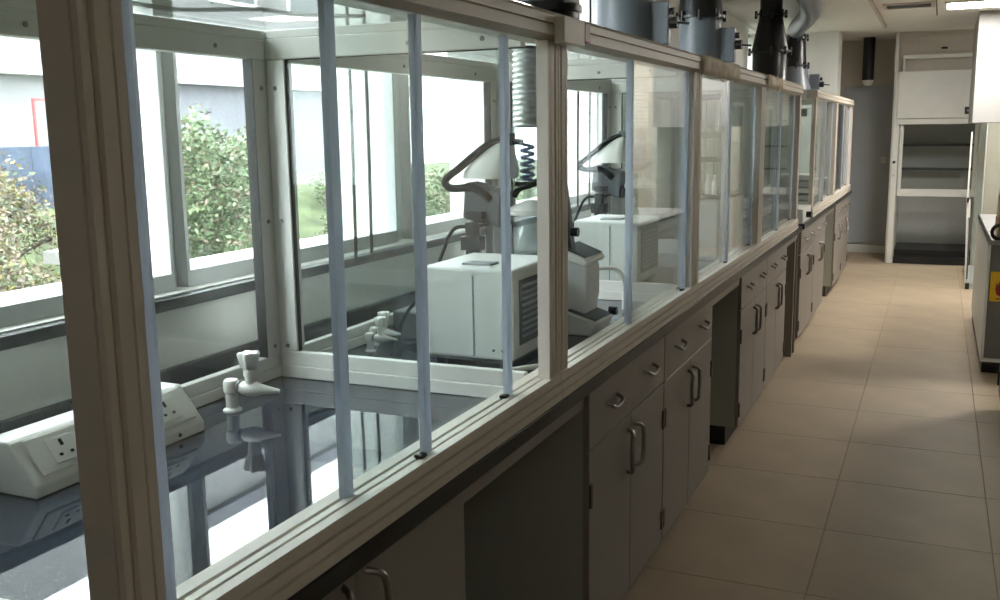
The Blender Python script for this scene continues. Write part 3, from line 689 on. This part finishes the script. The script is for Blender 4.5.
# ------------------------------------------------------------------ right side
r = empty('side_cabinet', (.7, 8.0, 0), 'low grey bench cabinet with warning sticker on its end, right of the aisle', 'cabinet')
B((.36, 6.88, .095), (1.05, 8.9, .83)).build('body', 'end_grey', r, bevel=.003)
B((.345, 6.87, .075), (.362, 8.9, .86)).build('front_edge', 'white_paint', r, bevel=.003)
B((.345, 6.868, .075), (1.05, 6.88, .098)).build('bottom_edge', 'white_paint', r)
B((.345, 6.865, .83), (1.05, 8.9, .86)).build('top', 'hood_side', r, bevel=.003)
B((.355, 6.885, 0), (1.05, 8.88, .074)).build('plinth', 'black', r)
st = B((.372, 6.875, .47), (.50, 6.88, .66)).build('warning_sticker', 'yellow', r, label='yellow sticker with red flame')
fl = [(.436, .50), (.462, .512), (.474, .54), (.468, .572), (.455, .592), (.458, .565), (.446, .575), (.441, .625), (.424, .60), (.418, .572), (.408, .59), (.402, .55), (.41, .515)]
MB().prism(fl, 'y', 6.8725, 6.875).build('flame', 'red', st)
B((.408, 6.8725, .485), (.466, 6.875, .492)).build('bar', 'red', st)
r.location.x -= .022
for k in range(3):
    z = .8605+k*.131
    b = B((.372+.006*k, 6.95, z), (.75, 7.25, z+.13)).build('cardboard_box', 'cardboard', None, bevel=.003, label=('bottom', 'middle', 'top')[k]+' cardboard box of the stack on the right cabinet', cat='box', group='cardboard boxes stacked on the right cabinet')
    B((.385+.008*k, 6.9475, z+.05), (.48, 6.9505, z+.08)).build('paper_label', 'black', b)
MB().tube([(.385+math.cos(a)*.045, 6.905, .909+math.sin(a)*.045) for a in [i*math.pi/8 for i in range(17)]], .012, 10, 1).build('cable_coil', 'black', None, label='black coil leaning on the boxes at the cabinet edge', cat='coil')
r = empty('side_cabinet', (.8, 5.0, 0), 'nearer white cabinet grazing the right edge of the view', 'cabinet')
B((.402, 3.8, .10), (1.05, 6.02, .86)).build('body', 'cab', r, bevel=.003)
B((.385, 3.8, .09), (.402, 6.02, .85)).build('door', 'cab', r, bevel=.003)
B((.44, 3.81, 0), (1.05, 6.0, .10)).build('plinth', 'black', r)
B((.376, 5.98, .14), (.386, 6.01, .22)).build('hinge', 'black', r)
B((.38, 3.79, .86), (1.05, 6.03, .90)).build('top', 'granite_edge', r, bevel=.003)
# tall glazed hood on the right
r = empty('glazed_hood', (.7, 10.5, 0), 'tall hood with glass side and slim white bar at the right of the aisle', 'fume hood', 'fume hoods')
B((.29, 9.9, 1.60), (1.15, 11.4, CEIL-.002)).build('header', 'hood_side', r, bevel=.004)
B((.288, 9.9, .875), (.303, 9.925, 1.515)).build('slim_bar', 'white_plastic', r, bevel=.002)
B((.29, 9.885, .845), (.308, 9.9, .89)).build('bar_knob', 'black', r)
MB().prism([(.318, .06), (.345, .06), (.322, .87), (.288, .87)], 'y', 9.9, 9.93).build('front_panel', 'white_paint', r, bevel=.003)
B((.325, 9.885, 0), (.36, 9.94, .06)).build('foot', 'black', r, bevel=.003)
MB().tube([(.335, 9.89, .10), (.330, 9.885, .5), (.325, 9.885, .66), (.318, 9.89, .70)], .007, 8, 4).build('handle', 'dark_grey', r)
B((.36, 9.905, .05), (1.10, 9.911, 1.60)).build('side_pane', 'glass', r)
B((1.10, 9.9, 0), (1.15, 11.4, 1.60)).build('rear_panel', 'white_paint', r)
B((.345, 11.35, 0), (1.15, 11.4, 1.60)).build('far_side', 'glass', r)
B((.345, 9.94, 0), (1.10, 11.35, .05)).build('floor_pan', 'pale_grey', r)

r.location += Vector((-.012, .55, 0))

# ------------------------------------------------------------------ outside
setp(B((-60, -30, -1.6), (-2.1, 60, -.5)).build('ground', 'ground', None, origin=(-20, 10, -.5)), 'grassy ground outside the windows', None, None, 'structure')
MB().add([(-4.3, -6, -.5), (-4.3, 26, -.5), (-8.5, 26, .75), (-8.5, -6, .75), (-12, 26, .8), (-12, -6, .8), (-12, 26, -.5), (-12, -6, -.5)], [(0, 1, 2, 3), (3, 2, 4, 5), (5, 4, 6, 7), (0, 3, 5, 7), (1, 6, 4, 2), (0, 7, 6, 1)]).build('bank', 'ground', None, label='grassy bank rising outside the windows', kind='structure')
def shrub(x, y, z, rx, ry, rz, n, m, label, leaf_=.05, trunk=True, cat='shrub', name='shrub'):
    rnd = random.Random(int(abs(x*131+y*17)*10))
    r = empty(name, (x, y, z), label, cat, 'shrubs and trees outside')
    n = int(n*2.6); leaf = leaf_*.5
    cl = [(rnd.uniform(-.75, .75), rnd.uniform(-.75, .75), rnd.uniform(.15, 1.75), rnd.uniform(.28, .5)) for _ in range(26)]
    mb = MB(); mb2 = MB(); mb3 = MB()
    for i in range(n):
        c = rnd.choice(cl); d = Vector((rnd.gauss(0, 1), rnd.gauss(0, 1), rnd.gauss(0, 1))).normalized()*c[3]*rnd.random()**.4
        p = Vector((x+(c[0]+d.x)*rx, y+(c[1]+d.y)*ry, z+max(.03, (c[2]+d.z))*rz))
        a = Vector((rnd.gauss(0, 1), rnd.gauss(0, 1), rnd.gauss(0, .7))).normalized(); t = a.cross(Vector((rnd.gauss(0, 1), rnd.gauss(0, 1), rnd.gauss(0, 1)))).normalized()
        s = leaf*rnd.uniform(.6, 1.4)
        rnd.choice((mb, mb, mb, mb, mb2, mb2, mb3)).add([p-a*s, p+t*s*.45, p+a*s, p-t*s*.45], [(0, 1, 2, 3)])
    mb.build('foliage', m[0], r, kind='stuff'); mb2.build('foliage', m[1], r, kind='stuff'); mb3.build('dry_leaves', 'leaf_dry' if m[0] != 'leaf_dry' else 'leaf_yellow', r, kind='stuff')
    if trunk:
        for k in range(4):
            c = cl[k]; MB().tube([(x+rnd.uniform(-.1, .1), y+rnd.uniform(-.1, .1), z-.1), (x+c[0]*rx*.5, y+c[1]*ry*.5, z+c[2]*rz*.6), (x+c[0]*rx, y+c[1]*ry, z+c[2]*rz)], .022, 6, 4).build('stem', 'bark', r)
G = ('leaf_green', 'leaf_pale'); PG = ('leaf_pale', 'leaf_green'); DR = ('leaf_dry', 'leaf_pale'); YL = ('leaf_yellow', 'leaf_dry')
def gz(x): return -.5+max(0, min(1, (-x-4.3)/4.2))*1.25
for a in ((-5.2, 6.05, .40, .38, 1.0, 5200, PG, 'tall pale green shrub right of the first window pillar', .05),
          (-6.5, 7.5, .8, .9, .72, 5200, G, 'round green shrub in the middle of the second window', .06),
          (-5.5, 9.5, .7, .9, .70, 4600, PG, 'loose green shrub seen past the enclosure corner', .06),
          (-7.4, 12.3, .9, 1.0, .42, 3600, PG, 'pale shrub far along the bank', .06),
          (-6.6, 14.4, .8, 1.0, .36, 2600, G, 'low green shrub by the third window pillar', .06),
          (-5.75, 4.45, .7, .7, .66, 4600, DR, 'dry reddish brown shrub left of the nearest post', .045),
          (-7.3, 5.7, .6, .6, .55, 3600, DR, 'dry tangled bush on the bank', .045),
          (-4.95, 3.55, .22, .25, .66, 700, YL, 'small yellow leaved bush left of the nearest post', .04),
          (-8.1, 9.4, .8, .8, .50, 3600, PG, 'broad pale shrub behind the tall one', .06)):
    x, y, rx, ry, rz, n, m, lb, lf = a
    z = gz(x); shrub(x, y, z, rx, ry, rz*1.0, n, m, lb, lf)
# buildings and yard things
r = empty('outbuilding', (-14, 12, .3), 'grey rendered building with white roof edge beyond the shrubs', 'building')
B((-18, 13.0, -.5), (-13.4, 24, 2.55)).build('wall', 'ext_wall', r)
B((-18, 13.0, 2.55), (-13.1, 24.1, 2.80)).build('band', 'ext_pale', r)
B((-18, 13.0, 2.80), (-13.4, 24, 7.9)).build('upper_wall', 'ext_pale', r)
B((-18.1, 13.0, 7.9), (-13.2, 24.1, 8.2)).build('roof_edge', 'ext_wall', r)
for k in range(4):
    y = 13.4+k*2.6
    fr = B((-13.42, y, 4.2), (-13.36, y+1.5, 5.7)).build('window', 'concrete_white', r); B((-13.365, y+.08, 4.28), (-13.35, y+1.42, 5.62)).build('pane', 'dark_grey', fr)
r = empty('outbuilding', (-15, 6, .3), 'long pale building with white ledge at the far left', 'building')
B((-19, -6, -.5), (-13.2, 12.9, 2.55)).build('wall', 'ext_pale', r)
B((-19, -6, 2.55), (-12.9, 12.95, 2.70)).build('ledge', 'concrete_white', r)
B((-19, -6, 2.70), (-13.3, 12.9, 7.9)).build('upper_wall', 'ext_pale', r)
r = empty('yard_screen', (-9.5, 7, .7), 'dark blue corrugated screen on the bank', 'screen', None)
for k in range(14):
    y = 4.6+k*.36
    MB().prism([(-9.55, y), (-9.5, y+.12), (-9.5, y+.24), (-9.55, y+.355), (-9.58, y+.355), (-9.53, y+.24), (-9.53, y+.12), (-9.58, y)], 'z', .72, 1.48).build('sheet', 'ext_blue', r)
r = empty('red_frame', (-10, 8.6, .7), 'thin red frame standing before the pale building', 'frame')
f = MB()
for y in (8.68, 9.25): f.box((-10.03, y, .75), (-10.0, y+.028, 2.05))
f.box((-10.03, 8.7, 2.02), (-10.0, 9.25, 2.05)); f.build('posts', 'ext_red', r)
MB().prism([(4.05, .86), (4.62, .90), (4.62, .97), (4.05, .93)], 'x', -4.70, -4.52).build('plank', 'ext_wood', None, label='pale plank leaning low in the dry bushes', cat='plank')
for y in (4.12, 4.5): B((-4.63, y, -.5), (-4.59, y+.05, .868)).build('post_stake', 'ext_wood', None, label='wooden stake under the %s end of the pale plank' % ('left' if y < 4.3 else 'right'), cat='stake')
